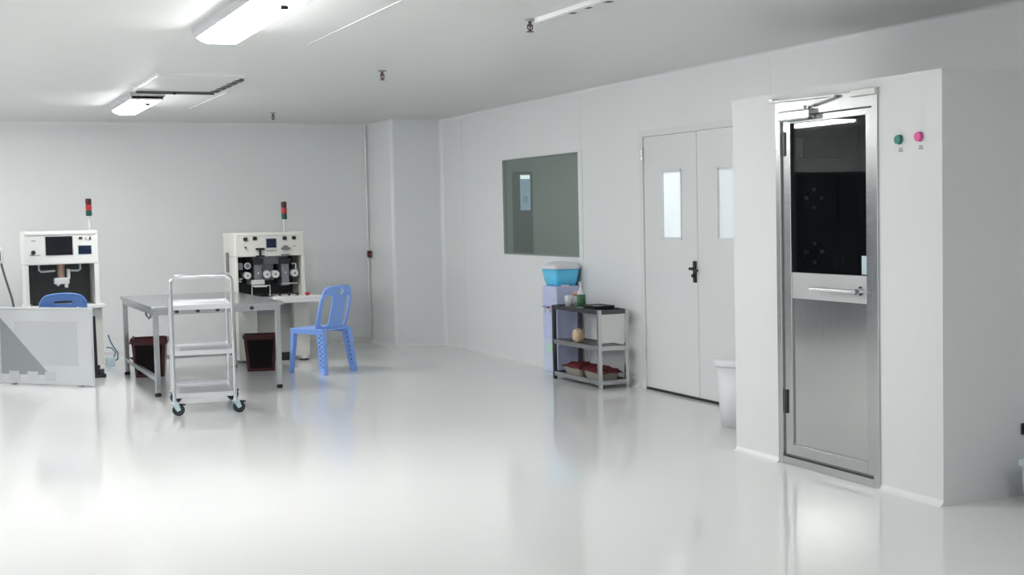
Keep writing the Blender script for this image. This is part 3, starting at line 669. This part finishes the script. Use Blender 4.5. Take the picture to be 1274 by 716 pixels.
# press mechanism
MB().box(0.20, 0.58, 0.10, 0.40, 1.03, 1.115, bev=0.004).build('cross_head', 'mech_grey', m2)
MB().box(0.30, 0.44, 0.16, 0.40, 0.86, 1.03, bev=0.004).build('centre_slide', 'mech_grey', m2)
for x in (0.245, 0.535):
    pc = MB().box(x-0.04, x+0.04, 0.04, 0.30, 0.80 if x > 0.4 else 0.86, 1.06, bev=0.006).build('press_ram', 'mech_grey', m2)
    MB().box(x-0.055, x+0.055, 0.02, 0.10, 1.03, 1.09, bev=0.004).build('ram_cap', 'cavity_black', pc)
    MB().cyl((x, 0.04, 0.94), (x, 0.03, 0.94), 0.012, n=12).build('bolt', 'chrome', pc)
MB().box(0.17, 0.31, 0.03, 0.3, 0.82, 0.87, bev=0.008).build('anvil', 'mech_light', m2)
for x, z, r in ((0.13, 0.92, 0.036), (0.335, 0.925, 0.04), (0.425, 0.925, 0.04), (0.63, 0.93, 0.038)):
    rl = MB().cyl((x, 0.02, z), (x, 0.14, z), r, n=20).build('roller', 'mech_light', m2)
    MB().cyl((x, 0.016, z), (x, 0.022, z), 0.01, n=10).build('axle', 'dark_steel', rl)
g = MB().tube([(0.14+0.03*math.cos(t), 0.06, 1.02+0.03*math.sin(t)) for t in (2*math.pi*k/18 for k in range(18))], 0.006, 6, closed=True).build('gauge_ring', 'mech_light', m2)
MB().cyl((0.14, 0.07, 1.02), (0.14, 0.1, 1.02), 0.028, n=18).build('gauge_face', 'mech_grey', g)
MB().cyl((0.48, 0.0, 0.825), (0.65, 0.0, 0.825), 0.007, n=8).build('guide_rod', 'chrome', m2)
MB().cyl((0.19, 0.02, 0.80), (0.33, 0.02, 0.80), 0.006, n=8).build('guide_rod', 'mech_light', m2)
MB().tube([(0.17, 0.02, 0.70), (0.17, 0.02, 0.81), (0.36, 0.02, 0.81), (0.36, 0.02, 0.70)], 0.006, 8).build('guard_loop', 'mech_light', m2)
MB().tube([(0.60, 0.03, 1.03), (0.645, 0.03, 1.03), (0.645, 0.03, 0.96)], 0.007, 8).build('air_pipe', 'mech_light', m2)
b = MB()
for x, z in ((0.055, 0.885), (0.07, 0.885), (0.06, 0.86), (0.05, 1.0)): b.cyl((x, 0.05, z), (x, 0.3, z), 0.009, n=10)
b.build('bolt', 'mech_light', m2)
MB().box(0.03, 0.085, 0.04, 0.2, 0.98, 1.05, bev=0.004).build('valve_block', 'mech_grey', m2)
MB().box(-0.03, 0.0, 0.30, 0.34, 0.95, 1.16, bev=0.006).build('side_bracket', 'mech_grey', m2)
signal_tower(m2, 0.555, 0.10, top, 1.498, 1.68)

# dark cabinets added out of frame to darken the steel door's reflection
for k, (cx, lab) in enumerate(((-0.3, 'dark blue-grey cabinet added left of the view, nearer the machines'), (-1.45, 'dark blue-grey cabinet added left of the view, farther left'))):
    t = thing('added_cabinet', lab, 'cabinet', (cx, 12.35, 0), group='dark cabinets added out of view')
    MB().box(-0.55, 0.55, 0, 0.7, 0.06, 1.9, bev=0.01).build('body', 'cabinet_dark', t)
    MB().box(-0.5, 0.5, 0.05, 0.65, 0, 0.06).build('plinth', 'black', t)
    for s in (-1, 1):
        d_ = MB().box(min(0.005*s, 0.53*s), max(0.005*s, 0.53*s), -0.018, 0, 0.1, 1.86, bev=0.004).build('door', 'cabinet_dark', t)
        MB().cyl((0.05*s, -0.03, 0.8), (0.05*s, -0.03, 0.95), 0.008, n=8).build('handle', 'chrome', d_)

# control box with cable at the left edge
cb = thing('control_box', 'white control box cut off by the left edge with a cable below', 'box', (0.55, 14.2, 0))
MB().box(0, 0.19, 0, 0.16, 1.12, 1.27, bev=0.008).build('body', 'machine_white', cb)
plate(cb, 0.04, 0.16, 1.15, 1.235, 'screen_blue', 'display', d=0.006)
MB().box(0.04, 0.12, 0.05, 0.12, 0.03, 1.12, bev=0.004).build('post', 'machine_white', cb); MB().box(-0.05, 0.2, -0.05, 0.2, 0, 0.03, bev=0.006).build('foot_plate', 'dark_steel', cb)
MB().tube([(0.165, 0.04, 1.13), (0.17, 0.03, 1.09), (0.19, 0.02, 1.0), (0.22, 0.0, 0.88), (0.25, -0.02, 0.76), (0.265, -0.03, 0.66), (0.265, -0.03, 0.4), (0.25, -0.02, 0.05)], 0.011, 8).build('cable', 'cable_grey', cb)
jb = thing('junction_box', 'small pale blue connector box with a blue cable on the floor', 'box', (1.76, 14.42, 0))
MB().box(-0.05, 0.04, -0.03, 0.03, 0.0, 0.09, bev=0.006).build('body', 'sticker_blue', jb)
MB().tube([(0.03, 0, 0.05), (0.07, -0.01, 0.07), (0.07, -0.01, 0.14), (0.03, -0.01, 0.2), (0.0, -0.01, 0.26), (-0.02, 0.0, 0.33)], 0.008, 8).tube([(0.03, 0.01, 0.09), (0.05, 0, 0.14), (0.01, 0, 0.19), (-0.04, 0, 0.2)], 0.007, 8).build('cable', 'cable_blue', jb)

# ------------------------------------------------------------------ water dispenser
wd = thing('water_dispenser', 'lavender water dispenser with a blue top tank behind the rack', 'dispenser', (5.27, 10.93, 0))
ww, dd = 0.25, 0.30
MB().box(0, ww, 0, dd, 0.02, 0.83, bev=0.018, seg=3).build('body', 'dispenser', wd)
MB().box(0.02, ww-0.02, 0.02, dd-0.02, 0.0, 0.02).build('plinth', 'dispenser_pale', wd)
MB().box(-0.006, 0.0, 0.03, dd-0.03, 0.36, 0.72, bev=0.003).build('tap_recess', 'dispenser', wd)
MB().box(-0.006, 0.0, 0.03, dd-0.03, 0.05, 0.34, bev=0.003).build('lower_door', 'dispenser_pale', wd)
for y, m_ in ((0.11, 'red_lamp'), (0.20, 'tank_blue')):
    tp = MB().cyl((0.0, y, 0.62), (-0.035, y, 0.62), 0.012, n=12).cyl((-0.03, y, 0.625), (-0.03, y, 0.59), 0.009, n=12).build('tap', 'lid_white', wd)
    MB().box(-0.04, -0.015, y-0.012, y+0.012, 0.63, 0.645, bev=0.003).build('tap_lever', m_, tp)
MB().box(-0.009, -0.006, 0.06, 0.2, 0.21, 0.30).build('label', 'mint', wd)
MB().loft([rrect(ww/2, dd/2, 0.20, 0.22, 0.03, 0.83), rrect(ww/2, dd/2, 0.22, 0.26, 0.03, 0.86), rrect(ww/2, dd/2, 0.262, 0.30, 0.03, 0.985)], smooth=True).build('tank', 'tank_blue', wd)
MB().box(0.06, 0.14, 0.005, 0.02, 0.826, 0.842, bev=0.002).build('tank_catch', 'lid_white', wd)
MB().loft([rrect(ww/2, dd/2, 0.272, 0.31, 0.035, 0.985), rrect(ww/2, dd/2, 0.272, 0.31, 0.035, 1.005), rrect(ww/2, dd/2, 0.22, 0.26, 0.06, 1.04), rrect(ww/2, dd/2, 0.10, 0.14, 0.04, 1.055)], smooth=True).build('lid', 'lid_white', wd)

# ------------------------------------------------------------------ rack
rk = thing('shelf_rack', 'low three-tier steel shelf rack against the wall beside the dispenser', 'rack', (5.185, 9.94, 0))
RW, RL, RH = 0.29, 0.91, 0.672
for x in (0.0, RW-0.032):
    for y in (0, RL-0.032):
        MB().box(x, x+0.032, y, y+0.032, 0, RH, bev=0.003).build('post', 'steel' if (y < 0.1) else 'dark_steel', rk)
for z, m_ in ((RH-0.012, 'dark_steel'), (0.35, 'steel'), (0.06, 'steel')):
    b = MB(); b.box(0.004, RW-0.004, 0.004, RL-0.004, z-0.008, z)
    sf = b.build('shelf', 'dark_steel', rk)
    b = MB(); 
    for x in (0.002, RW-0.014): b.box(x, x+0.012, 0.033, RL-0.033, z-0.026, z+0.012)
    for y in (0.002, RL-0.014): b.box(0.033, RW-0.033, y, y+0.012, z-0.026, z+0.012)
    b.build('shelf_edge', m_, sf)
MB().box(0.034, RW-0.034, 0.006, 0.009, 0.39, RH-0.03).build('upper_end_sheet', 'steel_satin', rk)  # thin grey steel rectangle across the upper near end

def on(x, y): return (5.185+x, 9.94+y)
zt = RH-0.012
x, y = on(0.11, 0.78); c1 = thing('cup', 'plain white cup on top of the rack', 'cup', (x, y, zt))
MB().lathe([(0.0, 0.0), (0.032, 0.0), (0.036, 0.10), (0.032, 0.10), (0.029, 0.008), (0.0, 0.008)], n=20).build('shell', 'cup_white', c1)
x, y = on(0.2, 0.80); c2 = thing('jar', 'small orange lidded jar beside the white cup on the rack', 'jar', (x, y, zt))
MB().lathe([(0.0, 0.0), (0.03, 0.0), (0.03, 0.09), (0.0, 0.09)], n=18).build('body', 'cup_white', c2); MB().lathe([(0.0, 0.09), (0.032, 0.09), (0.032, 0.125), (0.026, 0.13), (0.0, 0.13)], n=18).build('lid', 'cup_orange', c2)
x, y = on(0.11, 0.53); bt = thing('bottle', 'clear bottle with a green label on top of the rack', 'bottle', (x, y, zt))
MB().lathe([(0.0, 0.0), (0.036, 0.0), (0.038, 0.006), (0.038, 0.125), (0.034, 0.14), (0.02, 0.165), (0.0165, 0.18), (0.0165, 0.205), (0.0, 0.205)], n=20).build('body', 'bottle_plastic', bt)
MB().lathe([(0.0386, 0.012), (0.0392, 0.012), (0.0392, 0.12), (0.0386, 0.12)], n=24).build('label', 'label_green', bt)
MB().cyl((0, 0, 0.20), (0, 0, 0.232), 0.019, n=16).build('cap', 'mech_light', bt)
x, y = on(0.16, 0.30); tr = thing('tray', 'dark shallow tray on the near end of the rack top', 'tray', (x, y, zt))
MB().loft([rrect(0, 0, 0.16, 0.26, 0.02, 0.0), rrect(0, 0, 0.19, 0.29, 0.025, 0.035), rrect(0, 0, 0.18, 0.28, 0.02, 0.035), rrect(0, 0, 0.15, 0.25, 0.02, 0.006)]).build('shell', 'dark_steel', tr)
MB().box(-0.04, 0.04, -0.06, 0.06, 0.006, 0.03, bev=0.01).build('cloth_pad', 'mark_grey', tr)
x, y = on(0.11, 0.60); mg = thing('lidded_pot', 'tan round pot on the middle shelf of the rack', 'pot', (x, y, 0.35))
MB().lathe([(0.0, 0.0), (0.04, 0.0), (0.052, 0.03), (0.054, 0.08), (0.045, 0.105), (0.04, 0.108), (0.04, 0.095), (0.0, 0.09)], n=22).build('body', 'mug_tan', mg)
MB().lathe([(0.0, 0.125), (0.012, 0.124), (0.02, 0.118), (0.042, 0.112), (0.046, 0.106), (0.0, 0.106)], n=22).build('lid', 'mug_tan', mg)
for k, (cx, cy, tw, tl, lab) in enumerate(((0.145, 0.63, 0.2, 0.34, 'grey tub heaped with red cloth on the lower shelf, nearer the dispenser'), (0.145, 0.235, 0.2, 0.34, 'grey tub heaped with red cloth on the lower shelf, nearer the door'))):
    x, y = on(cx, cy); t = thing('tub', lab, 'tub', (x, y, 0.06), group='tubs on the lower shelf')
    MB().loft([rrect(0, 0, tw-0.04, tl-0.05, 0.03, 0.0), rrect(0, 0, tw, tl, 0.03, 0.075), rrect(0, 0, tw-0.012, tl-0.012, 0.03, 0.075), rrect(0, 0, tw-0.05, tl-0.06, 0.03, 0.006)]).build('body', 'tub_grey', t)
    b = MB(); nu, nv = 16, 24; g = []
    for j in range(nv+1):
        row = []
        for i in range(nu+1):
            u, v = -1+2*i/nu, -1+2*j/nv; e = max(0, 1-max(abs(u), abs(v))**3)
            row.append(b.bm.verts.new((u*(tw/2+0.012), v*(tl/2+0.012), 0.07+0.035*e+(0.006*math.sin(7*u+5*v+k)+0.005*math.sin(11*v-4*u))*(0.3+e)+random.uniform(-.002, .002))))
        g.append(row)
    for j in range(nv):
        for i in range(nu):
            f = b.bm.faces.new((g[j][i], g[j][i+1], g[j+1][i+1], g[j+1][i])); f.smooth = True
    o = b.build('cloth', 'cloth_red', t); md = o.modifiers.new('thick', 'SOLIDIFY'); md.thickness = 0.006

# white bin between the door and the air shower
wb = thing('pedal_bin', 'white round bin half hidden behind the air shower', 'bin', (5.14, 7.72, 0))
MB().lathe([(0.0, 0.0), (0.15, 0.0), (0.185, 0.44), (0.0, 0.44)], n=32).build('body', 'bin_white', wb)
MB().lathe([(0.198, 0.43), (0.2, 0.44), (0.2, 0.465), (0.19, 0.478), (0.1, 0.49), (0.0, 0.492), (0.0, 0.43), (0.198, 0.43)], n=32).build('lid', 'bin_white', wb)
